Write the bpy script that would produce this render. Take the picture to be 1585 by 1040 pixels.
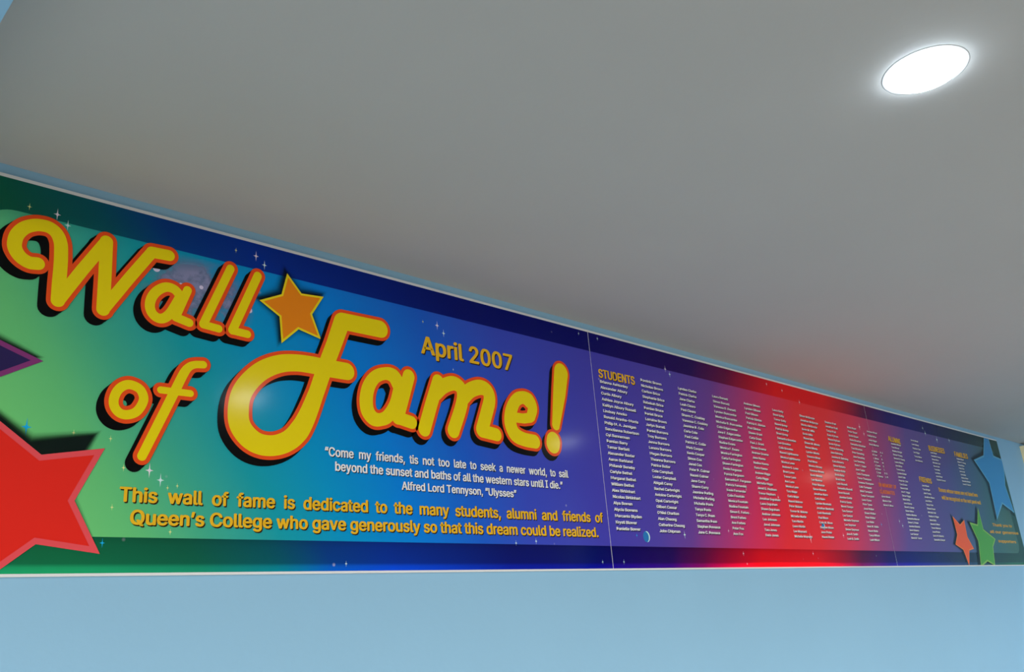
import bpy, math, random
from mathutils import Matrix, Vector, geometry
for o in list(bpy.data.objects): bpy.data.objects.remove(o, do_unlink=True)
SC = bpy.context.scene
COL = SC.collection

# ------------------------------------------------------------------ camera
FOCAL_PX = 1354.186
CAM = [[0.7185319, -0.1731043, -0.6736073], [-0.6914196, -0.2824741, -0.6649416], [-0.0751724, 0.943527, -0.3226543]]
cd = bpy.data.cameras.new('camera')
cd.sensor_fit = 'HORIZONTAL'; cd.sensor_width = 36.0
cd.lens = FOCAL_PX * 36.0 / 1585.0
cd.clip_start = 0.02
camera = bpy.data.objects.new('camera', cd); COL.objects.link(camera)
EYE = 1.6
m4 = Matrix(CAM).to_4x4(); m4.translation = (0, 0, EYE)
camera.matrix_world = m4
SC.camera = camera

# ------------------------------------------------------------------ daylight: open side of the hall behind the camera
SKY = (.30, .30, .295)          # dull sky and shaded surroundings
GROUND = (.33, .31, .28)      # paving in front of the hall
SUN_DIR = Vector((-.80, -.57, .30))   # broad bright part of a hazy sky, to the left behind the camera
world = bpy.data.worlds.new('daylight'); SC.world = world; world.use_nodes = True
nt = world.node_tree; nt.nodes.clear()
wo = nt.nodes.new('ShaderNodeOutputWorld'); wb = nt.nodes.new('ShaderNodeBackground')
tc = nt.nodes.new('ShaderNodeTexCoord'); sx = nt.nodes.new('ShaderNodeSeparateXYZ')
mr = nt.nodes.new('ShaderNodeMapRange'); mr.interpolation_type = 'SMOOTHSTEP'
mr.inputs[1].default_value = -0.02; mr.inputs[2].default_value = 0.06
mx = nt.nodes.new('ShaderNodeMix'); mx.data_type = 'RGBA'
mx.inputs[6].default_value = (*GROUND, 1); mx.inputs[7].default_value = (*SKY, 1)
nt.links.new(tc.outputs['Generated'], sx.inputs[0]); nt.links.new(sx.outputs[2], mr.inputs[0])
nt.links.new(mr.outputs[0], mx.inputs[0]); nt.links.new(mx.outputs[2], wb.inputs[0]); nt.links.new(wb.outputs[0], wo.inputs[0])
sl = bpy.data.lights.new('hazy_sun', 'SUN'); sl.energy = 5.9; sl.angle = math.radians(50); sl.color = (1.0, .965, .91)
sun = bpy.data.objects.new('hazy_sun', sl); COL.objects.link(sun); sun.location = (-6, -5, 4)
sun.rotation_euler = SUN_DIR.to_track_quat('Z', 'Y').to_euler()
vs = SC.view_settings
vs.view_transform = 'Standard'; vs.look = 'None'; vs.gamma = 1.0; vs.exposure = 0.0
vs.use_curve_mapping = False
LAMP = 34.0            # radiance of the downlight lenses

# ------------------------------------------------------------------ helpers
def lin(c):
    return tuple(((x/255)/12.92 if x/255 <= .04045 else ((x/255+.055)/1.055)**2.4) for x in c)
def illum(c, k):
    return tuple(min(.95, x/k) for x in lin(c))
def mat(name, color, rough=.5, spec=.5, emit=None, es=0.0):
    m = bpy.data.materials.new(name); m.use_nodes = True
    b = m.node_tree.nodes['Principled BSDF']
    b.inputs['Base Color'].default_value = (*color, 1); b.inputs['Roughness'].default_value = rough
    b.inputs['Specular IOR Level'].default_value = spec
    if emit: b.inputs['Emission Color'].default_value = (*emit, 1); b.inputs['Emission Strength'].default_value = es
    return m
def mesh_obj(name, verts, faces, m, parent=None, loc=(0, 0, 0), kind=None, label=None):
    me = bpy.data.meshes.new(name); me.from_pydata(verts, [], faces); me.update()
    o = bpy.data.objects.new(name, me); COL.objects.link(o); o.location = loc
    if m: me.materials.append(m)
    if parent: o.parent = parent
    if kind: o['kind'] = kind
    if label: o['label'] = label
    return o
def box(name, lo, hi, m, parent=None, kind=None, label=None, loc=(0, 0, 0)):
    (a, b, c), (d, e, f) = lo, hi
    v = [(a, b, c), (d, b, c), (d, e, c), (a, e, c), (a, b, f), (d, b, f), (d, e, f), (a, e, f)]
    return mesh_obj(name, v, [(0, 3, 2, 1), (4, 5, 6, 7), (0, 1, 5, 4), (1, 2, 6, 5), (2, 3, 7, 6), (3, 0, 4, 7)], m, parent, loc, kind, label)

# ------------------------------------------------------------------ room shell
WALL_Y = 2.0; CEIL = 2.6925
def paint(name, color, rough, bump, scale, mottle=.03):
    m = mat(name, color, rough, .3); t = m.node_tree; b = t.nodes['Principled BSDF']
    c = t.nodes.new('ShaderNodeTexCoord')
    n = t.nodes.new('ShaderNodeTexNoise'); n.inputs['Scale'].default_value = scale; n.inputs['Detail'].default_value = 4
    n2 = t.nodes.new('ShaderNodeTexNoise'); n2.inputs['Scale'].default_value = 2.3; n2.inputs['Detail'].default_value = 3
    bp = t.nodes.new('ShaderNodeBump'); bp.inputs['Strength'].default_value = bump; bp.inputs['Distance'].default_value = .004
    r = t.nodes.new('ShaderNodeMapRange'); r.inputs[3].default_value = 1-mottle; r.inputs[4].default_value = 1+mottle
    h = t.nodes.new('ShaderNodeVectorMath'); h.operation = 'SCALE'; h.inputs[0].default_value = color
    t.links.new(c.outputs['Object'], n.inputs['Vector']); t.links.new(c.outputs['Object'], n2.inputs['Vector'])
    t.links.new(n.outputs[0], bp.inputs['Height']); t.links.new(bp.outputs[0], b.inputs['Normal'])
    t.links.new(n2.outputs[0], r.inputs[0]); t.links.new(r.outputs[0], h.inputs['Scale']); t.links.new(h.outputs[0], b.inputs['Base Color'])
    return m
M_WALL = paint('blue_wall_paint', (.32, .58, .79), .55, .12, 60)
M_CEIL = paint('ceiling_paint', (.55, .53, .505), .8, .10, 45)
M_CREAM = paint('cream_paint', (.80, .72, .45), .45, .05, 40)
def floor_mat():
    m = mat('floor_tile', (.5, .48, .44), .4); t = m.node_tree; b = t.nodes['Principled BSDF']
    c = t.nodes.new('ShaderNodeTexCoord'); k = t.nodes.new('ShaderNodeTexBrick')
    k.inputs['Color1'].default_value = (.68, .64, .58, 1); k.inputs['Color2'].default_value = (.64, .60, .54, 1); k.inputs['Mortar'].default_value = (.25, .24, .22, 1)
    k.inputs['Scale'].default_value = 2.5; k.inputs['Mortar Size'].default_value = .01; k.offset = 0
    k.inputs['Brick Width'].default_value = 1; k.inputs['Row Height'].default_value = 1
    t.links.new(c.outputs['Object'], k.inputs['Vector']); t.links.new(k.outputs[0], b.inputs['Base Color'])
    return m
X0, X1, YB = -3.0, 8.0, -0.95
box('wall_front', (X0, WALL_Y, 0), (X1, WALL_Y+.12, CEIL), M_WALL, kind='structure')
box('wall_right', (X1, YB, 0), (X1+.12, WALL_Y+.12, CEIL), M_WALL, kind='structure')
box('wall_sun_block', (5.6, YB-.12, 0), (X1+.12, YB, CEIL), M_WALL, kind='structure')  # unseen wall added to block part of the sun from the right end
box('ceiling', (X0-.12, YB, CEIL), (X1+.12, WALL_Y+.12, CEIL+.14), M_CEIL, kind='structure')
box('floor', (X0-.12, -4.0, -.1), (X1+.12, WALL_Y+.12, 0), floor_mat(), kind='structure')
box('trim_1', (X0, YB, 2.55), (.258, WALL_Y, CEIL), M_WALL, kind='structure', label='blue painted soffit dropped below the ceiling at the left')
# cream door casing at the far right end of the wall
jm = [( 7.425, 1.955), (7.435, 1.945), (7.60, 1.945), (7.61, 1.955), (7.61, 2.0), (7.425, 2.0)]
v = [(x, y, 0) for x, y in jm] + [(x, y, 2.668) for x, y in jm]; n = len(jm)
mesh_obj('trim_2', v, [tuple(range(n))[::-1], tuple(range(n, 2*n))] + [(i, (i+1) % n, n+(i+1) % n, n+i) for i in range(n)], M_CREAM, kind='structure', label='cream door casing at the far right end of the wall')

# ------------------------------------------------------------------ banner data (metres along the wall, metres above the floor)
DATA = {
"letters":[
{"n":"W","s":[{"p":[[0.5281,2.4643],[0.5105,2.4628],[0.493,2.4711],[0.481,2.4861],[0.4774,2.5015],[0.4805,2.5224],[0.4923,2.5416],[0.5066,2.5523],[0.5232,2.5585],[0.5437,2.5587],[0.5605,2.5483],[0.5706,2.5283],[0.5739,2.5048],[0.5758,2.468],[0.5761,2.4239],[0.5772,2.386]],"r":[0.01505,0.01505,0.01505,0.01505,0.01505,0.01505,0.01505,0.01505,0.01505,0.01505,0.01505,0.01505,0.01505,0.01505,0.01505,0.01505],"s":True},{"p":[[0.5772,2.386],[0.6227,2.4719],[0.671,2.5575]],"r":[0.01422,0.01422,0.01422],"s":False},{"p":[[0.671,2.5575],[0.6738,2.4678],[0.6755,2.3849]],"r":[0.01514,0.01514,0.01514],"s":False},{"p":[[0.6755,2.3849],[0.7303,2.4777],[0.7801,2.5587]],"r":[0.01389,0.01389,0.01389],"s":False},{"p":[[0.7802,2.5579],[0.8223,2.5599]],"r":[0.0148,0.0148],"s":False}]},
{"n":"a","s":[{"p":[[0.8557,2.4596],[0.8398,2.4729],[0.8191,2.4738],[0.7994,2.4603],[0.7866,2.4406],[0.7825,2.4183],[0.7883,2.4002],[0.8016,2.3901],[0.8162,2.391],[0.8303,2.4036],[0.8423,2.4249],[0.8559,2.4556]],"r":[0.01227,0.01227,0.01227,0.01227,0.01227,0.01227,0.01227,0.01227,0.01227,0.01227,0.01227,0.01227],"s":True},{"p":[[0.874,2.4778],[0.8472,2.4015]],"r":[0.01102,0.01102],"s":False},{"p":[[0.8473,2.4003],[0.8818,2.3926]],"r":[0.01108,0.01108],"s":False}]},
{"n":"l","s":[{"p":[[0.9867,2.5644],[0.9186,2.3957]],"r":[0.01116,0.01116],"s":False},{"p":[[0.9186,2.3949],[0.9596,2.3915]],"r":[0.01031,0.01031],"s":False}]},
{"n":"l","s":[{"p":[[1.0649,2.5625],[0.997,2.3944]],"r":[0.0117,0.0117],"s":False},{"p":[[0.997,2.3936],[1.0387,2.3915]],"r":[0.01057,0.01057],"s":False}]},
{"n":"o","s":[{"p":[[0.7499,2.2138],[0.771,2.2066],[0.7815,2.1882],[0.7785,2.1698],[0.766,2.1505],[0.7462,2.1418],[0.7293,2.1444],[0.7175,2.157],[0.7146,2.1742],[0.7208,2.1945],[0.7333,2.2086],[0.7499,2.2138]],"r":[0.01088,0.01088,0.01088,0.01088,0.01088,0.01088,0.01088,0.01088,0.01088,0.01088,0.01088,0.01088],"s":True}]},
{"n":"f","s":[{"p":[[0.923,2.2898],[0.9015,2.2864],[0.8871,2.2784],[0.8749,2.2608],[0.8562,2.2164],[0.8203,2.1307],[0.786,2.0496]],"r":[0.00966,0.00935,0.01016,0.01164,0.0119,0.01161,0.01098],"s":True},{"p":[[0.8204,2.2109],[0.8934,2.2119]],"r":[0.00849,0.00849],"s":False}]},
{"n":"F","s":[{"p":[[1.4637,2.4861],[1.3327,2.4851]],"r":[0.0271,0.02603],"s":False},{"p":[[1.3299,2.4835],[1.3021,2.4087]],"r":[0.02589,0.0243],"s":False},{"p":[[1.3021,2.4087],[1.2674,2.3225],[1.2442,2.2593],[1.2167,2.193],[1.1925,2.1508],[1.1617,2.121],[1.1223,2.1046],[1.0814,2.1038],[1.0477,2.1194],[1.0236,2.1501],[1.0194,2.1914],[1.0271,2.2305],[1.0508,2.2681],[1.0867,2.3019],[1.1334,2.3256],[1.1818,2.336],[1.2317,2.3379],[1.2675,2.3366],[1.304,2.3365],[1.344,2.3365]],"r":[0.02414,0.02363,0.02316,0.02618,0.02854,0.02712,0.02669,0.02742,0.02877,0.02892,0.02839,0.02716,0.02586,0.02521,0.02444,0.02391,0.02483,0.02524,0.02544,0.02527],"s":True}]},
{"n":"a","s":[{"p":[[1.5283,2.3169],[1.5076,2.3463],[1.4756,2.35],[1.4407,2.334],[1.4173,2.3016],[1.408,2.262],[1.4127,2.2295],[1.4316,2.2104],[1.4567,2.2099],[1.4828,2.2233],[1.5101,2.2604],[1.5281,2.3119]],"r":[0.0247,0.02377,0.01875,0.01918,0.02111,0.02281,0.02334,0.02193,0.01867,0.01976,0.02079,0.02179],"s":True},{"p":[[1.5635,2.3546],[1.5442,2.2992],[1.5174,2.2234]],"r":[0.02186,0.02186,0.02186],"s":False},{"p":[[1.5174,2.2224],[1.5678,2.2134]],"r":[0.01958,0.01958],"s":False}]},
{"n":"m","s":[{"p":[[1.6771,2.3547],[1.6452,2.2771],[1.6149,2.1987]],"r":[0.02288,0.02288,0.02288],"s":False},{"p":[[1.6651,2.3153],[1.6956,2.3412],[1.7359,2.3578],[1.7653,2.3498],[1.7749,2.3246],[1.7637,2.2813],[1.7287,2.2054]],"r":[0.0234,0.0234,0.0234,0.0234,0.0234,0.0234,0.0234],"s":True},{"p":[[1.7763,2.3169],[1.809,2.3451],[1.8518,2.3607],[1.8828,2.3524],[1.8895,2.3234],[1.8728,2.2784],[1.8483,2.2202]],"r":[0.02526,0.02526,0.02526,0.02526,0.02526,0.02526,0.02526],"s":True},{"p":[[1.8479,2.2165],[1.9103,2.2107]],"r":[0.02135,0.02135],"s":False}]},
{"n":"e","s":[{"p":[[1.9992,2.2778],[2.0406,2.2786],[2.0719,2.2849]],"r":[0.01702,0.01702,0.01702],"s":False},{"p":[[2.0764,2.291],[2.0868,2.3203],[2.0725,2.344],[2.041,2.3512],[2.009,2.3359],[1.9841,2.2969],[1.9768,2.2551],[1.9933,2.2215],[2.0327,2.2075],[2.0856,2.2042]],"r":[0.01975,0.02266,0.02768,0.02183,0.02245,0.02589,0.02743,0.02711,0.02401,0.02353],"s":True}]},
{"n":"mark","s":[{"p":[[2.2492,2.4695],[2.2293,2.3903],[2.1963,2.2731]],"r":[0.03509,0.03101,0.01871],"s":False},{"p":[[2.1765,2.2143],[2.1736,2.2045]],"r":[0.03275,0.0327],"s":False}]}],
"stars":{"orange1":[[1.1537,2.5916],[1.1993,2.5415],[1.2701,2.5471],[1.2326,2.486],[1.2611,2.4175],[1.1904,2.4338],[1.1386,2.3844],[1.1318,2.4592],[1.0715,2.494],[1.1369,2.5255]],"blue":[[6.7098,2.7718],[6.7333,2.5381],[6.9091,2.5238],[6.8718,2.4127],[6.8241,2.3317],[6.8705,2.1408],[6.6633,2.1967],[6.4751,2.0833],[6.5003,2.3306],[6.3086,2.4758],[6.524,2.5237]],"orange2":[[5.6875,2.0813],[5.7783,2.0335],[5.8666,2.0644],[5.8535,1.9617],[5.9161,1.889],[5.83,1.8771],[5.7704,1.7871],[5.7335,1.8821],[5.6261,1.9113],[5.6926,1.9695]],"green":[[6.1608,2.1537],[6.1656,2.0142],[6.3462,1.9557],[6.2653,1.904],[6.2175,1.7853],[6.0999,1.8135],[5.9601,1.7786],[6.0202,1.936],[5.946,2.0525],[6.0764,2.0417]]},
"text":[
{"k":"date","t":"April 2007","a":[1.6157,2.4384],"b":[2.0094,2.4402],"h":0.0563},
{"k":"quote","t":"\u201cCome  my  friends,  tis  not  too  late  to  seek  a  newer  world,  to  sail","a":[1.2711,2.0907],"b":[2.2363,2.0933],"h":0.0246},
{"k":"quote","t":"beyond the sunset and baths of all the western stars until I die.\u201d","a":[1.3031,2.0528],"b":[2.2034,2.0528],"h":0.0246},
{"k":"quote","t":"Alfred Lord Tennyson, \u201cUlysses\u201d","a":[1.5239,2.0138],"b":[1.9808,2.0141],"h":0.0231},
{"k":"ded","t":"This  wall  of  fame  is  dedicated  to  the  many  students,  alumni  and  friends  of","a":[0.7418,1.9452],"b":[2.3958,1.9471],"h":0.0322},
{"k":"ded","t":"Queen\u2019s College who gave generously so that this dream could be realized.","a":[0.7684,1.8957],"b":[2.3624,1.8967],"h":0.032},
{"k":"students","t":"STUDENTS","a":[2.46,2.4849],"b":[2.6778,2.4853],"h":0.0332},
{"k":"alumni","t":"ALUMNI","a":[4.9815,2.4807],"b":[5.1444,2.475],"h":0.0295},
{"k":"corp","t":"IN MEMORY OF","a":[4.7242,2.207],"b":[4.9492,2.2055],"h":0.0197},
{"k":"corp","t":"CLASSMATES","a":[4.7225,2.1704],"b":[4.9098,2.1695],"h":0.0196},
{"k":"friends","t":"FRIENDS","a":[5.3025,2.2684],"b":[5.4822,2.2658],"h":0.0296},
{"k":"business","t":"BUSINESSES","a":[5.5582,2.4744],"b":[5.8096,2.4754],"h":0.0318},
{"k":"family","t":"FAMILIES","a":[5.9748,2.4723],"b":[6.2075,2.4739],"h":0.0312},
{"k":"note","t":"Donors whose names are not listed here","a":[5.5662,2.2239],"b":[6.2136,2.2225],"h":0.0243},
{"k":"note","t":"will be recognized on the next panel wall","a":[5.5839,2.1782],"b":[6.2399,2.1754],"h":0.024},
{"k":"note2","t":"Thank you to","a":[6.3591,2.039],"b":[6.7412,2.0402],"h":0.0192},
{"k":"note2","t":"all our generous","a":[6.2781,1.9933],"b":[6.8393,1.9941],"h":0.019},
{"k":"note2","t":"supporters","a":[6.3935,1.9352],"b":[6.7444,1.9336],"h":0.019}],
"cols":[
{"k":"c1","x":2.4628,"z0":2.4695,"z1":1.9323,"n":25,"pn":2},
{"k":"c2","x":2.7149,"z0":2.5122,"z1":1.9256,"n":27,"pn":2},
{"k":"c3","x":2.9654,"z0":2.5126,"z1":1.9224,"n":27,"pn":2},
{"k":"c4","x":3.2163,"z0":2.5119,"z1":1.9243,"n":27,"pn":2},
{"k":"c5","x":3.4682,"z0":2.5115,"z1":1.9234,"n":27,"pn":2},
{"k":"c6","x":3.7176,"z0":2.5111,"z1":1.9253,"n":27,"pn":2},
{"k":"c7","x":3.9757,"z0":2.5128,"z1":1.9256,"n":27,"pn":2},
{"k":"c8","x":4.2336,"z0":2.509,"z1":1.9257,"n":27,"pn":2},
{"k":"c9","x":4.482,"z0":2.5074,"z1":1.9266,"n":27,"pn":2},
{"k":"c10","x":4.7144,"z0":2.509,"z1":2.4368,"n":4,"pn":2},
{"k":"c10b","x":4.7292,"z0":2.3994,"z1":2.2633,"n":8,"pn":2},
{"k":"c10d","x":4.8313,"z0":2.4005,"z1":2.2649,"n":8,"pn":2},
{"k":"c10c","x":4.7327,"z0":2.1535,"z1":2.1079,"n":3,"pn":2},
{"k":"c11","x":5.0038,"z0":2.467,"z1":1.9397,"n":26,"pn":3},
{"k":"c12","x":5.3064,"z0":2.5153,"z1":2.3946,"n":6,"pn":3},
{"k":"c12b","x":5.3185,"z0":2.2464,"z1":1.9349,"n":15,"pn":3},
{"k":"c13","x":5.5705,"z0":2.4631,"z1":2.2968,"n":9,"pn":3},
{"k":"c14","x":5.9955,"z0":2.4586,"z1":2.2946,"n":9,"pn":3}],
"sparks":[[0.5586,2.5964,"p",1.3],[0.583,2.5752,"b",1.2],[0.4994,2.5985,"y",0.8],[1.0595,2.6197,"p",1.3],[1.0849,2.5992,"b",1.2],[1.0012,2.6217,"y",0.7],[1.6857,2.5405,"p",1.3],[1.7108,2.5192,"b",1.2],[1.6288,2.5425,"y",0.6],[1.7431,2.4039,"b",0.5],[0.541,2.0921,"c",1.7],[0.6358,2.089,"y",0.7],[0.7146,2.0835,"y",0.7],[0.8057,2.0182,"p",1.5],[0.8323,1.9975,"b",1.4],[0.7474,2.02,"y",0.8],[0.7133,1.8542,"c",0.9],[1.9627,1.8707,"b",0.8],[2.053,1.8779,"b",0.9],[1.3341,1.8092,"b",0.7],[2.3701,1.8131,"b",0.7],[2.3705,2.6413,"b",0.7],[0.8498,1.9806,"y",0.6],[0.8725,1.9864,"y",0.6],[0.7282,1.9311,"y",0.7],[0.8611,1.8808,"y",0.7],[2.8942,2.5834,"p",1.3],[2.9213,2.5652,"b",1.3],[2.4852,1.813,"b",0.8],[2.4771,2.6402,"b",0.8],[2.8725,1.9143,"b",1.4],[2.576,1.9062,"c",0.8],[3.3725,2.124,"p",1.4],[3.1841,1.936,"p",0.8],[3.7068,2.6346,"p",0.9],[3.8465,2.6217,"p",0.9],[4.0025,2.583,"p",1.2],[4.6362,2.525,"p",1.8],[4.6747,2.4895,"p",1.4],[3.6332,2.095,"p",1.1],[3.2699,1.846,"p",0.9],[3.8636,1.9191,"w",2.2],[3.8614,1.8492,"p",0.9],[4.1983,1.9372,"p",1.2],[4.8951,2.0266,"b",1.2],[4.9248,2.003,"b",1.3],[5.5371,2.6118,"b",1.2],[5.5597,2.5816,"b",1.6],[5.7278,2.557,"b",2.0],[5.9388,2.5727,"b",1.6],[4.6572,2.0026,"c",1.2]],"other":{"neb":[[0.7821,2.5244],[1.029,2.4144]],"planet":[2.6321,1.9026],"planet2":[4.0101,1.9758],"planet3":[4.6886,1.9867],"smudge":[2.2697,2.0288],"g":[6.3358,2.0488],"lampc":0},"cam":[[0.7185319,-0.1731043,-0.6736073],[-0.6914196,-0.2824741,-0.6649416],[-0.0751724,0.943527,-0.3226543]],"f":1354.186}

LAYER = .0002
BT = .006                       # board thickness
PR, PS = .13, .16               # gloss of the laminated print
SEAMS = [.300, 2.4243, 4.751, 6.889]
ZB, ZT = 1.791, 2.657           # printed area
PANEL_LABELS = ['large glossy banner board with big yellow script title, red star and green to blue ground',
                'middle glossy banner board with white name columns fading from purple through red',
                'far right glossy banner board with blue, green and orange stars on dark ground']
panels = []
for i in range(3):
    e = bpy.data.objects.new('banner_board', None); COL.objects.link(e)
    e.location = ((SEAMS[i]+SEAMS[i+1])/2, WALL_Y-.0015, ZB-.006); e.empty_display_size = .2
    e['label'] = PANEL_LABELS[i]; e['category'] = 'banner'; e['group'] = 'wall of fame banner boards'
    panels.append(e)
def place(panel, pts, layer):
    o = panels[panel].location
    return [(q[0]-o.x, -BT-(layer+(q[2]*.2 if len(q) > 2 else 0))*LAYER, q[1]-o.z) for q in pts]

# --- printed gradient: two colour ramps along a slightly slanted axis
OUT = [(.20, (8, 78, 48)), (.34, (5, 68, 50)), (.445, (0, 62, 72)), (.53, (0, 42, 100)), (.65, (0, 32, 110)), (.93, (0, 8, 80)), (1.18, (0, 0, 74)), (1.45, (25, 0, 64)),
       (1.58, (70, 0, 45)), (1.67, (120, 0, 28)), (1.80, (182, 2, 8)), (2.04, (182, 2, 8)), (2.15, (130, 0, 22)), (2.26, (65, 0, 45)), (2.42, (20, 0, 75)), (2.55, (10, 5, 85)), (2.88, (14, 24, 56)), (3.2, (8, 36, 36)), (3.4, (10, 48, 30))]
INN = [(.20, (98, 174, 100)), (.29, (84, 164, 102)), (.37, (54, 146, 118)), (.47, (14, 132, 144)), (.58, (0, 125, 172)), (.73, (0, 106, 188)), (.87, (20, 78, 174)), (1.0, (46, 62, 162)), (1.2, (58, 54, 150)), (1.4, (70, 56, 142)), (1.53, (92, 54, 128)), (1.64, (140, 48, 106)), (1.76, (182, 42, 80)), (1.90, (214, 38, 44)), (2.06, (212, 40, 46)),
       (2.2, (186, 46, 72)), (2.36, (136, 56, 104)), (2.55, (82, 64, 128)), (2.85, (70, 66, 120)), (3.05, (56, 78, 108)), (3.25, (44, 84, 84)), (3.4, (50, 86, 74))]
def print_mat(name, stops, k, bands):
    m = mat(name, (.5, .5, .5), PR, PS); t = m.node_tree; b = t.nodes['Principled BSDF']; N = t.nodes.new; Lk = t.links.new
    def math_(op, a, c, clamp=False):
        q = N('ShaderNodeMath'); q.operation = op; q.use_clamp = clamp
        for s, val in ((0, a), (1, c)):
            if isinstance(val, (int, float)): q.inputs[s].default_value = val
            else: Lk(val, q.inputs[s])
        return q.outputs[0]
    uv = N('ShaderNodeUVMap'); uv.uv_map = 'board'; s = N('ShaderNodeSeparateXYZ'); Lk(uv.outputs[0], s.inputs[0])
    u = math_('MULTIPLY', s.outputs[0], 4.0); vv = s.outputs[1]
    sl = N('ShaderNodeMapRange'); Lk(u, sl.inputs[0]); sl.inputs[1].default_value = .6; sl.inputs[2].default_value = 1.5; sl.inputs[3].default_value = .6; sl.inputs[4].default_value = -.46
    tt = math_('MULTIPLY', math_('ADD', u, math_('MULTIPLY', sl.outputs[0], math_('SUBTRACT', vv, .31))), .25)
    r = N('ShaderNodeValToRGB'); cr = r.color_ramp; cr.interpolation = 'EASE' if 0 else 'LINEAR'
    while len(cr.elements) > 1: cr.elements.remove(cr.elements[-1])
    for i, (p, c) in enumerate(stops):
        e = cr.elements[0] if i == 0 else cr.elements.new(p/4)
        e.position = p/4; e.color = (*illum(c, k), 1)
    Lk(tt, r.inputs[0]); col = r.outputs[0]
    # faint printed star dust
    mp = N('ShaderNodeVectorMath'); mp.operation = 'MULTIPLY'; mp.inputs[1].default_value = (4, 1, 1); Lk(uv.outputs[0], mp.inputs[0])
    vo = N('ShaderNodeTexVoronoi'); vo.inputs['Scale'].default_value = 26; Lk(mp.outputs[0], vo.inputs['Vector'])
    d = N('ShaderNodeMapRange'); Lk(vo.outputs['Distance'], d.inputs[0]); d.inputs[1].default_value = .03; d.inputs[2].default_value = .075; d.inputs[3].default_value = .35; d.inputs[4].default_value = 0
    sep = N('ShaderNodeSeparateColor'); Lk(vo.outputs['Color'], sep.inputs[0])
    pick = math_('GREATER_THAN', sep.outputs[0], .72)
    mixd = N('ShaderNodeMix'); mixd.data_type = 'RGBA'; mixd.inputs[7].default_value = (.6, .6, .7, 1)
    Lk(math_('MULTIPLY', d.outputs[0], pick), mixd.inputs[0]); Lk(col, mixd.inputs[6]); col = mixd.outputs[2]
    if bands:   # printed lower band is deeper, with a bright line along the bottom edge
        f = N('ShaderNodeValToRGB'); f.color_ramp.interpolation = 'LINEAR'; e = f.color_ramp.elements
        e[0].position = 0; e[0].color = (2.3, 2.3, 2.3, 1); e[1].position = 1; e[1].color = (1, 1, 1, 1)
        for p, cc in ((.0990, 2.3), (.1025, 1.9), (.1055, .92), (.125, .80), (.1335, .62), (.136, .9)):
            q = e.new(p); q.color = (cc, cc, cc, 1)
        Lk(vv, f.inputs[0])
        mu = N('ShaderNodeMix'); mu.data_type = 'RGBA'; mu.blend_type = 'MULTIPLY'; mu.inputs[0].default_value = 1
        Lk(col, mu.inputs[6]); Lk(f.outputs[0], mu.inputs[7]); col = mu.outputs[2]
    Lk(col, b.inputs['Base Color'])
    return m
M_OUT = print_mat('banner_border_print', OUT, .42, True)
M_INN = print_mat('banner_field_print', INN, .62, False)
M_CORE = mat('white_foam_board', (.86, .86, .86), .5)
def board_uv(o, panel):
    uv = o.data.uv_layers.new(name='board'); org = panels[panel].location
    for lp in o.data.loops:
        c = o.data.vertices[lp.vertex_index].co
        uv.data[lp.index].uv = ((c.x+org.x)/8, (c.z+org.z-EYE)/2)
def clip_x(poly, a, b):
    def half(p, f):
        out = []
        for i in range(len(p)):
            P, Q = p[i-1], p[i]; fp, fq = f(P), f(Q)
            if fp >= 0 and fq >= 0: out.append(Q)
            elif fp >= 0 > fq or fq >= 0 > fp:
                t = fp/(fp-fq); I = (P[0]+(Q[0]-P[0])*t, P[1]+(Q[1]-P[1])*t); out.append(I)
                if fq >= 0: out.append(Q)
        return out
    return half(half(poly, lambda p: p[0]-a), lambda p: b-p[0])
def clip(poly, a, b, lo=ZB, hi=ZT):
    p = clip_x(poly, a, b)
    return [(y, x) for x, y in clip_x([(y, x) for x, y in p], lo, hi)]
def area(p): return .5*sum(p[i-1][0]*p[i][1]-p[i][0]*p[i-1][1] for i in range(len(p)))
def poly_obj(name, panel, poly, layer, m, parent=None, label=None):
    if area(poly) < 0: poly = poly[::-1]
    # plane is seen from -Y: counter-clockwise in (x, z) faces the room
    o = mesh_obj(name, place(panel, poly, layer), [tuple(range(len(poly)))], m, parent or panels[panel], label=label)
    return o
def rounded(x0, x1, z0, z1, r, n=12):
    p = []
    for cx, cz, a in ((x1-r, z1-r, 0), (x0+r, z1-r, 90), (x0+r, z0+r, 180), (x1-r, z0+r, 270)):
        for i in range(n+1):
            t = math.radians(a+90*i/n); p.append((cx+r*math.cos(t), cz+r*math.sin(t)))
    return p
FIELD = rounded(.40, 6.79, EYE+.1335*2, EYE+.4905*2, .075)
for i in range(3):
    a, b = SEAMS[i]+.0005, SEAMS[i+1]-.0005; org = panels[i].location
    box('foam_board', (a-org.x, -BT, ZB-.006-org.z), (b-org.x, 0, ZT+.0085-org.z), M_CORE, panels[i])
    ga, gb = ((.0, .0006), (.0006, .0002), (.0002, .0))[i]
    o = poly_obj('printed_border', i, [(a+ga, ZB), (b-gb, ZB), (b-gb, ZT), (a+ga, ZT)], 1, M_OUT); board_uv(o, i)
    o = poly_obj('printed_field', i, clip(FIELD, a+ga, b-gb), 2, M_INN); board_uv(o, i)

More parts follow.
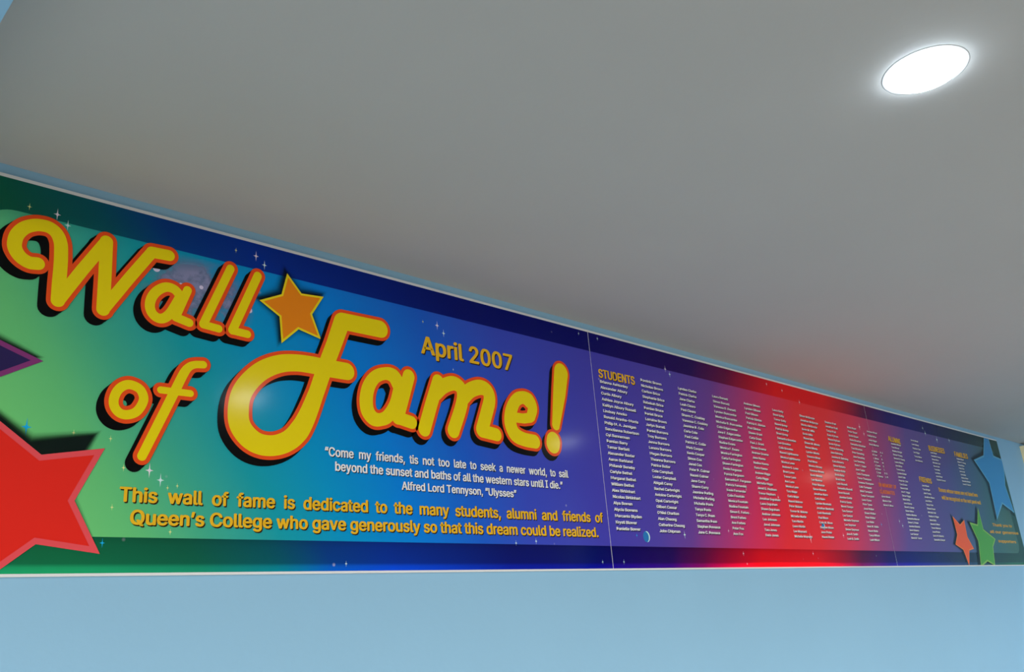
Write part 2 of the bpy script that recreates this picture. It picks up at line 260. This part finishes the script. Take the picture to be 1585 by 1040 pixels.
# ------------------------------------------------------------------ print inks
def ink(name, c, k=.68): return mat(name, illum(c, k), PR, PS)
M_YEL = ink('yellow_ink', (218, 181, 10), .62); M_RIM = ink('orange_red_ink', (208, 66, 22), .62); M_BLK = ink('black_ink', (2, 2, 3))
M_GOLD = ink('gold_ink', (236, 160, 30), .66); M_GOLDS = ink('dark_brown_ink', (40, 22, 12)); M_WHT = ink('white_ink', (214, 214, 222), .70); M_SH = ink('shadow_ink', (18, 16, 40))
M_ORG = ink('orange_ink', (205, 108, 15), .55)
def alpha_mat(name, color):
    m = mat(name, color, PR, PS); t = m.node_tree; a = t.nodes.new('ShaderNodeAttribute'); a.attribute_name = 'cover'
    t.links.new(a.outputs['Fac'], t.nodes['Principled BSDF'].inputs['Alpha']); return m
M_HALO = alpha_mat('soft_black_ink', (.003, .006, .008))

# ------------------------------------------------------------------ title lettering
def spline(p, r, smooth, k=5):
    if not smooth or len(p) < 3: return p, r
    P, R = [], []
    closed = p[0] == p[-1]
    for i in range(len(p)-1):
        p1, p2 = p[i], p[i+1]
        p0 = p[i-1] if i else (p[-2] if closed else (2*p1[0]-p2[0], 2*p1[1]-p2[1]))
        p3 = p[i+2] if i+2 < len(p) else (p[1] if closed else (2*p2[0]-p1[0], 2*p2[1]-p1[1]))
        for j in range(k):
            t = j/k
            P.append(tuple(.5*(2*b+(c-a)*t+(2*a-5*b+4*c-d)*t*t+(3*b-a-3*c+d)*t**3) for a, b, c, d in zip(p0, p1, p2, p3)))
            R.append(r[i]+(r[i+1]-r[i])*t)
    P.append(tuple(p[-1])); R.append(r[-1])
    return P, R
def ribbon(strokes, grow, offs, nd=32):
    """outline of a thick rounded stroke: capsules united into one clean flat mesh"""
    V, F = [], []
    for st in strokes:
        P, R = spline([tuple(q) for q in st['p']], st['r'], st['s'])
        for dx, dz in offs:
            for i, (x, z) in enumerate(P):
                r = R[i]+grow; b = len(V)
                V += [Vector((x+dx+r*math.cos(2*math.pi*k/nd+.01*i), z+dz+r*math.sin(2*math.pi*k/nd+.01*i))) for k in range(nd)]
                F.append(list(range(b, b+nd)))
                if i+1 < len(P):
                    x2, z2 = P[i+1]; L = math.hypot(x2-x, z2-z)
                    if L < 1e-6: continue
                    nx, nz = -(z2-z)/L, (x2-x)/L; r2 = R[i+1]+grow; b = len(V)
                    V += [Vector(q) for q in ((x+dx-nx*r, z+dz-nz*r), (x2+dx-nx*r2, z2+dz-nz*r2), (x2+dx+nx*r2, z2+dz+nz*r2), (x+dx+nx*r, z+dz+nz*r))]
                    F.append([b, b+1, b+2, b+3])
    c = V[0].copy()
    v, e, f, ov, oe, of = geometry.delaunay_2d_cdt([(q-c)*100 for q in V], [], F, 0, 1e-4)
    keep = [tuple(q) for q, src in zip(f, of) if src]
    pts = [(q.x/100+c.x, q.y/100+c.y) for q in v]
    out = []
    for q in keep:
        s = sum(pts[q[i-1]][0]*pts[q[i]][1]-pts[q[i]][0]*pts[q[i-1]][1] for i in range(len(q)))
        out.append(q if s > 0 else q[::-1])
    used = sorted({i for q in out for i in q}); ix = {i: k for k, i in enumerate(used)}
    return [pts[i] for i in used], [tuple(ix[i] for i in q) for q in out]
SHV = (-.0165, -.0172); RIM = .0098
for L in DATA['letters']:
    nm = 'exclamation_mark' if L['n'] == 'mark' else 'title_letter'
    V, F = ribbon(L['s'], 0, [(0, 0)])
    fill = mesh_obj(nm, place(0, V, 12), F, M_YEL, panels[0], label=('yellow exclamation mark with orange red rim' if L['n'] == 'mark' else 'yellow rounded script letter %s' % L['n']))
    V, F = ribbon(L['s'], RIM, [(0, 0)])
    mesh_obj('letter_rim', place(0, V, 11), F, M_RIM, fill, label='orange red rim')
    V, F = ribbon(L['s'], RIM, [(SHV[0]*k/5, SHV[1]*k/5) for k in (1, 3, 5)], 22)
    mesh_obj('drop_shadow', place(0, V, 9), F, M_BLK, fill, label='solid black printed drop shadow')

# ------------------------------------------------------------------ printed stars
def offset_poly(p, d, lim=3.2):
    """positive d = outwards for a counter-clockwise polygon, mitres limited"""
    n = len(p); out = []
    for i in range(n):
        a, b, c = Vector(p[i-1]), Vector(p[i]), Vector(p[(i+1) % n])
        e1 = (b-a).normalized(); e2 = (c-b).normalized()
        n1 = Vector((e1.y, -e1.x)); n2 = Vector((e2.y, -e2.x)); q = n1+n2
        q = q/max(q.dot(n1), .28) if q.length > 1e-6 else n1
        if q.length > lim: q = q.normalized()*lim
        out.append(tuple(b+q*d))
    return out
def halo(panel, star, poly, grow, shift, layer, strength=.9):
    if area(poly) < 0: poly = poly[::-1]
    rings = [[(x+shift[0], z+shift[1]) for x, z in offset_poly(poly, g, 1.15)] for g in (-grow*.35, 0, grow*.5, grow)]
    al = (strength, strength*.75, strength*.25, 0); n = len(poly)
    V = []; A = []; F = [tuple(range(n))]
    for k, rg in enumerate(rings): V += rg; A += [al[k]]*n
    for k in range(3): F += [(k*n+i, (k+1)*n+i, (k+1)*n+(i+1) % n, k*n+(i+1) % n) for i in range(n)]
    V = [(min(max(x, SEAMS[panel]+.002), SEAMS[panel+1]-.002), min(max(z, ZB), ZT)) for x, z in V]
    o = mesh_obj('soft_shadow', place(panel, V, layer), F, M_HALO, star, label='soft dark printed shadow')
    at = o.data.attributes.new('cover', 'FLOAT', 'POINT')
    for i, a in enumerate(A): at.data[i].value = a
def star(panel, poly, edge_c, fill_m, inset, layer, label, grow, shift, name='printed_star'):
    if area(poly) < 0: poly = poly[::-1]
    a, b = SEAMS[panel]+.002, SEAMS[panel+1]-.002
    s = poly_obj(name, panel, clip(poly, a, b), layer, edge_c, label=label)
    poly_obj('star_face', panel, clip(offset_poly(poly, -inset), a, b), layer+1, fill_m, s)
    halo(panel, s, poly, grow, shift, layer-3)
def reg_star(cx, cz, R, r, rot):
    return [(cx+(R if i % 2 == 0 else r)*math.cos(math.radians(rot+36*i)), cz+(R if i % 2 == 0 else r)*math.sin(math.radians(rot+36*i))) for i in range(10)]
S = DATA['stars']
star(0, [tuple(q) for q in S['orange1']], ink('yellow_star_edge', (205, 165, 20), .5), M_ORG, .006, 8, 'small orange star with yellow edge beside the title', .022, (-.006, .006))
RED = [(.7036, EYE+.4604), (.5752, EYE+.4354), (.470, EYE+.5140), (.474, EYE+.420), (.345, EYE+.350), (.470, EYE+.288), (.466, EYE+.155), (.5812, EYE+.2498), (.7096, EYE+.2310), (.6492, EYE+.3418)]
star(0, RED, ink('pink_red_edge', (208, 72, 78), .7), ink('red_ink', (206, 36, 26), .7), .0125, 8, 'large red star with pinkish edge at the left end', .016, (-.022, .030))
PUR = reg_star(.415, EYE+.628, .146, .072, 5)
star(0, PUR, ink('plum_edge', (105, 42, 92), .55), ink('dark_purple_ink', (34, 26, 66), .55), .011, 8, 'dark purple star with plum edge at the left end', .014, (-.012, .008))
star(2, [tuple(q) for q in S['blue']], ink('pale_blue_edge', (70, 130, 160), .55), ink('mid_blue_ink', (42, 112, 160), .55), .012, 8, 'large blue star at the right end', .035, (-.03, .004))
star(2, [tuple(q) for q in S['orange2']], ink('orange_edge', (225, 105, 40), .62), ink('deep_orange_ink', (215, 75, 22), .62), .007, 8, 'small orange red star near the lower right', .02, (-.025, .004))
star(2, [tuple(q) for q in S['green']], ink('light_green_edge', (110, 155, 60), .62), ink('green_ink', (62, 136, 40), .62), .010, 12, 'green star near the lower right', .02, (-.03, .004))

# ------------------------------------------------------------------ lettering set in plain sans type
FONT = None
try:        # the plain grotesque that comes with Blender itself; its built-in letter shapes serve otherwise
    import os
    FONT = bpy.data.fonts.load(os.path.join(bpy.utils.system_resource('DATAFILES', path='fonts'), 'Inter.woff2'))
except Exception: pass
def text_mesh(body, bold=.02, res=3):
    """flat letters; the weight comes from overprinting copies shifted by a fraction of a stroke (third value = copy number)"""
    c = bpy.data.curves.new('type', 'FONT'); c.body = body; c.font = FONT or c.font; c.size = 1; c.resolution_u = res
    o = bpy.data.objects.new('type', c); COL.objects.link(o); bpy.context.view_layer.update()
    me = bpy.data.meshes.new_from_object(o.evaluated_get(bpy.context.evaluated_depsgraph_get()))
    P = [tuple(x.co)[:2] for x in me.vertices]; Q = [tuple(p.vertices) for p in me.polygons]
    bpy.data.objects.remove(o, do_unlink=True); bpy.data.curves.remove(c); bpy.data.meshes.remove(me)
    V, F = [], []
    for k, (dx, dy) in enumerate(((-1, -.35), (1, .35), (-.4, .5), (.4, -.5)) if res > 1 else ((-1, -.3), (1, .3))):
        b = len(V); V += [(x+dx*bold, y+dy*bold, k) for x, y in P]; F += [tuple(i+b for i in q) for q in Q]
    return V, F
CAPV, _ = text_mesh('H', .02); CAP = max(v[1] for v in CAPV)
def set_line(t, bold):
    V, F = text_mesh(t['t'], bold); a, b = Vector(t['a']), Vector(t['b']); d = b-a
    x0 = min(v[0] for v in V); x1 = max(v[0] for v in V); sx_ = d.length/(x1-x0); sy_ = t['h']/CAP; e = d.normalized(); n = Vector((-e.y, e.x))
    return [tuple(a+e*((x-x0)*sx_)+n*(y*sy_))+(k,) for x, y, k in V], F
def text_part(name, keys, panel, m, sm, shift, bold, label=None):
    V, F = [], []
    for t in DATA['text']:
        if t is keys or (isinstance(keys, tuple) and t['k'] in keys):
            v, f = set_line(t, bold); b = len(V); V += v; F += [tuple(i+b for i in q) for q in f]
    o = mesh_obj(name, place(panel, V, 7), F, m, panels[panel], label=label)
    if sm: mesh_obj('text_shadow', place(panel, [(x+shift[0], z+shift[1], k) for x, z, k in V], 6), F, sm, o, label='dark printed shadow')
    return o
def words_part(name, tx, panel, m, sm, shift, bold, gap=.0085):
    """one part per printed word, cut where the line leaves a wide gap"""
    V, F = set_line(tx, bold)
    fs = sorted(F, key=lambda f: min(V[i][0] for i in f)); groups = []; end = -9
    for f in fs:
        lo = min(V[i][0] for i in f); hi = max(V[i][0] for i in f)
        if lo-end > gap: groups.append([])
        groups[-1].append(f); end = max(end, hi)
    for g in groups:
        used = sorted({i for f in g for i in f}); ix = {i: k for k, i in enumerate(used)}
        W = [V[i] for i in used]; G = [tuple(ix[i] for i in f) for f in g]
        o = mesh_obj(name, place(panel, W, 7), G, m, panels[panel])
        mesh_obj('text_shadow', place(panel, [(x+shift[0], z+shift[1], k) for x, z, k in W], 6), G, sm, o, label='dark printed shadow')
text_part('date_text', ('date',), 0, M_GOLD, M_GOLDS, (.003, -.0035), .026, 'gold date lettering')
for tx in DATA['text']:
    if tx['k'] == 'quote': words_part('quotation_word', tx, 0, M_WHT, M_SH, (.002, -.0022), .026, .0055)
    if tx['k'] == 'ded': words_part('dedication_word', tx, 0, M_GOLD, M_GOLDS, (.0025, -.003), .028)
text_part('heading_text', ('students',), 1, M_GOLD, M_GOLDS, (.002, -.0025), .03, 'gold heading over the first name column')
text_part('heading_text', ('corp',), 1, ink('orange_heading_ink', (225, 105, 30), .62), None, 0, .03, 'orange two line heading')
for k in ('alumni', 'friends', 'business', 'family'): text_part('heading_text', (k,), 2, M_GOLD, M_GOLDS, (.002, -.0025), .03, 'gold column heading')
M_DGOLD = ink('dull_gold_ink', (180, 135, 35), .55)
for tx in DATA['text']:
    if tx['k'] in ('note', 'note2'): text_part('note_line', tx, 2, M_GOLD if tx['k'] == 'note' else M_DGOLD, None, 0, .025, 'orange note line' if tx['k'] == 'note' else 'dull gold note line')

N1 = '''Brianna Ashtonley|Alexander Albury|Curtis Albury|Ashlea Joyce Albury|Kaitlyn Albury Russell|Lindsay Amoko|Ronald Aranha-Morris|Philip M. A. Jernigan|Sanctianna Robertson|Cyl Bannerman|Damian Barry|Tamar Bartlett|Alexander Baxter|Aaron Barkland|Philandr Beneby|Carlyle Bethel|Margaret Bethel|William Bethel|Alex Birkinhart|Nicolas Birkinhart|Alya Bowen|Alycia Bowens|Marcanto Blyden|Krystl Blower|Danielle Bower'''
N2 = '''Dominic Brown|Nicholas Brown|Carlton Brice|Stephanie Brice|Rebekah Brice|Damian Bruce|Daniel Bruce|Lorraine Brown|Jarlyn Burrell|Daniel Burrows|Troy Burrows|Jenna Burrows|Lenora Burrows|Megan Burrows|Theanna Burrows|Patrice Butler|Cole Campbell|Lester Campbell|Abigail Carey|Rachel Cartwright|Antoine Cartwright|Opal Cartwright|Gilbert Cassar|O\u2019Niel Charlton|Alan Cheong|Catherine Cheong|John Chipman'''
FIRST = 'Ann Lee Mark Paul Jane Tara Leah Carla Kevin Simon Laura Peter Naomi Shawn Brent Tanya Dario Colin Renee Jared Lynden Trevor Monica Andrew Nadine Patrick Vanessa Jasmine Stephen Michelle Jonathan Samantha'.split()
LASTS = {'c3': 'Clarke Cleare Coakley Cole Collie Cooper Cox Culmer Curry Darling Davis Dean Deveaux', 'c4': 'Dorsett Duncombe Edgecombe Evans Farrington Ferguson Fernander Fountain Forbes Fox', 'c5': 'Gibson Glinton Grant Greene Hanna Higgs Hepburn Ingraham Johnson Jones',
         'c6': 'Kelly Kemp Knowles Lightbourne Lowe Lunn Major Malone Martin Maynard', 'c7': 'McKenzie Mills Minnis Moss Moxey Munroe Nairn Newbold Nixon Pinder', 'c8': 'Pratt Pyfrom Rahming Roberts Rolle Russell Sands Sawyer Seymour Smith',
         'c9': 'Stuart Strachan Sweeting Taylor Thompson Turnquest Tynes Walker Wells Wilson', 'x': 'Wood Wright Young Albury Brice Butler Cole Evans Hall Higgs Kelly Kemp Moss Munroe Pinder Roberts Sawyer Turner'}
rnd = random.Random(7)
def names(key, n):
    if key == 'c1': return N1.split('|')
    if key == 'c2': return N2.split('|')
    if key == 'c10b': return ['K. Rolle', 'B. Cox', 'L. Moss', 'D. Fox', 'J. Lowe', 'R. Dean', 'T. Hall', 'A. Kemp']
    if key == 'c10d': return ['A. J.', 'P.', 'K.', 'M.', 'S.', 'T.', 'D. R.', 'L. N.']
    ls = LASTS.get(key, LASTS['x']).split()
    out = []
    for i in range(n):
        l = ls[min(int(i*len(ls)/n), len(ls)-1)]; f = rnd.choice(FIRST)
        if rnd.random() < .14: l = rnd.choice(ls)[0]+'. '+l
        out.append(f+' '+l)
    return out
PITCH = .02255
_v, _ = text_mesh('Danielle Bower', .03, 1); NX = .137/.0200/(max(q[0] for q in _v)-min(q[0] for q in _v))
def column(c):
    pn = c['pn']-1; k = c['k']; step = (c['z0']-c['z1'])/(c['n']-1)
    if c['n'] >= 24 and k != 'c11': step = PITCH
    V, F = [], []
    for i, s in enumerate(names(k, c['n'])):
        v, f = text_mesh(s, .034, res=2 if k in ('c1', 'c2', 'c3') else 1)
        b = len(V); sz = .0200 if c['n'] > 9 else .0190
        zc = c['z0']-i*step - CAP*sz*.5
        V += [(c['x']+x*sz*NX, zc+y*sz, kk) for x, y, kk in v]; F += [tuple(q+b for q in g) for g in f]
    o = mesh_obj('name_column', place(pn, V, 7), F, M_WHT, panels[pn])
    s = bpy.data.objects.new('text_shadow', o.data.copy()); COL.objects.link(s); s.parent = o; s.location = (.0028, LAYER, -.0034)
    s.data.materials.clear(); s.data.materials.append(M_SH); s['label'] = 'dark printed shadow'
for c in DATA['cols']: column(c)

# ------------------------------------------------------------------ sparkles, planets and nebula of the printed sky
SPK = {'p': ink('pink_sparkle', (250, 190, 215), .6), 'b': ink('pale_blue_sparkle', (175, 215, 255), .6), 'y': ink('yellow_sparkle', (190, 200, 130), .6), 'c': ink('cyan_sparkle', (20, 150, 205), .6), 'w': ink('grey_white_sparkle', (205, 200, 205), .6)}
for x, z, c, s in DATA['sparks']:
    pn = 0 if x < SEAMS[1] else (1 if x < SEAMS[2] else 2)
    r = .0056*s; pts = []
    for i in range(16):
        a = math.pi*2*i/16; q = r*1.5 if i in (0, 8) else (r*2.1 if i in (4, 12) else r*.52)
        pts.append((x+q*.75*math.cos(a), z+q*math.sin(a)))
    poly_obj('sparkle', pn, clip(pts, SEAMS[pn]+.002, SEAMS[pn+1]-.002), 4, SPK[c])
def planet(pt, r, pn):
    x, z = pt; disc = [(x+r*math.cos(i*math.pi/14), z+r*math.sin(i*math.pi/14)) for i in range(28)]
    o = poly_obj('planet', pn, disc, 4, ink('planet_blue', (40, 105, 165), .66), label='small blue printed planet with pale crescent')
    cres = [(x+r*math.cos(a), z+r*math.sin(a)) for a in [math.radians(-80+170*i/16) for i in range(17)]]
    cres += [(x-.25*r+r*.92*math.cos(a), z-.05*r+r*.95*math.sin(a)) for a in [math.radians(80-150*i/16) for i in range(17)]]
    poly_obj('crescent', pn, cres, 5, ink('planet_pale', (170, 215, 235), .66), o)
OT = DATA['other']
planet(OT['planet'], .020, 1); planet(OT['planet2'], .016, 1)
def nebula(name, x0, x1, z0, z1, pn, strength, color, label):
    n = 14; V = []; A = []; F = []
    rr = random.Random(3)
    for j in range(n+1):
        for i in range(n+1):
            a, b = i/n, j/n; V.append((x0+(x1-x0)*a, z0+(z1-z0)*b))
            d = math.hypot((a-.5)*2, (b-.5)*2); A.append(max(0, min(1, (1-d)*2.4))*strength)
    for j in range(n):
        for i in range(n): q = j*(n+1)+i; F.append((q, q+1, q+n+2, q+n+1))
    m = alpha_mat(name+'_ink', color); t = m.node_tree; b = t.nodes['Principled BSDF']; at = [q for q in t.nodes if q.type == 'ATTRIBUTE'][0]
    c = t.nodes.new('ShaderNodeTexCoord'); no = t.nodes.new('ShaderNodeTexNoise'); no.inputs['Scale'].default_value = 13; no.inputs['Detail'].default_value = 5; no.inputs['Roughness'].default_value = .62
    r = t.nodes.new('ShaderNodeMapRange'); r.inputs[1].default_value = .34; r.inputs[2].default_value = .54; mu = t.nodes.new('ShaderNodeMath'); mu.operation = 'MULTIPLY'
    t.links.new(c.outputs['Object'], no.inputs['Vector']); t.links.new(no.outputs[0], r.inputs[0]); t.links.new(r.outputs[0], mu.inputs[0]); t.links.new(at.outputs['Fac'], mu.inputs[1]); t.links.new(mu.outputs[0], b.inputs['Alpha'])
    o = mesh_obj(name, place(pn, V, 3), F, m, panels[pn], label=label)
    g = o.data.attributes.new('cover', 'FLOAT', 'POINT')
    for i, a in enumerate(A): g.data[i].value = a
(na, nb), (nc, nd_) = OT['neb']
nebula('nebula', na-.03, nc+.03, nd_-.05, nb+.05, 0, 1.0, illum((112, 114, 146), .6), 'grey purple star cloud behind the title')
for px_, pz_, s_ in ((na+.012, nb-.006, 1.5), (na+.075, nb-.035, .9), (na+.17, nb+.012, 1.3), (na+.128, nb-.03, .9), (na+.262, nb-.065, 1.3), (na+.20, nb-.12, .7)):
    disc = [(px_+.006*s_*math.cos(i*math.pi/7), pz_+.006*s_*math.sin(i*math.pi/7)) for i in range(14)]
    poly_obj('sparkle', 0, disc, 4, ink('cloud_sparkle', (185, 175, 215), .6))

# ------------------------------------------------------------------ downlights
M_RING = mat('white_enamel', (.82, .82, .82), .35)
M_LENS = mat('lit_lens', (.9, .9, .9), .4, emit=(.74, .88, 1.0), es=LAMP)
M_LENS2 = mat('lit_lens_dimmer', (.9, .9, .9), .4, emit=(.86, .94, 1.0), es=LAMP*.5); M_LENS3 = mat('lit_lens_dimmest', (.9, .9, .9), .4, emit=(1.0, .92, .8), es=LAMP*.3)
def lathe(name, prof, m, parent, n=48, label=None):
    V = [(r*math.cos(2*math.pi*k/n), r*math.sin(2*math.pi*k/n), z) for r, z in prof for k in range(n)]
    F = [(j*n+k, j*n+(k+1) % n, (j+1)*n+(k+1) % n, (j+1)*n+k) for j in range(len(prof)-1) for k in range(n)]
    o = mesh_obj(name, V, F, m, parent, label=label)
    for p in o.data.polygons: p.use_smooth = True
    return o
def downlight(x, y, label, lens):
    e = bpy.data.objects.new('downlight', None); COL.objects.link(e); e.location = (x, y, CEIL); e.empty_display_size = .1
    e['label'] = label; e['category'] = 'ceiling light'; e['group'] = 'round downlights along the ceiling'
    lathe('trim_ring', [(.089, 0), (.0885, -.0005), (.087, -.0008), (.0775, -.0008), (.0765, -.0004), (.0765, 0)], M_RING, e)
    lathe('lens', [(.0772, -.0004), (.0768, -.003), (.0745, -.006), (.068, -.011), (.055, -.015), (.036, -.018), (.018, -.0188), (.0005, -.019)], lens, e, label='glowing white lens')
downlight(1.83, .482, 'round white downlight glowing in the grey ceiling', M_LENS)
downlight(3.96, .464, 'second round downlight, along the ceiling towards the right end', M_LENS2)
downlight(7.22, .50, 'third round downlight, near the right wall', M_LENS3)
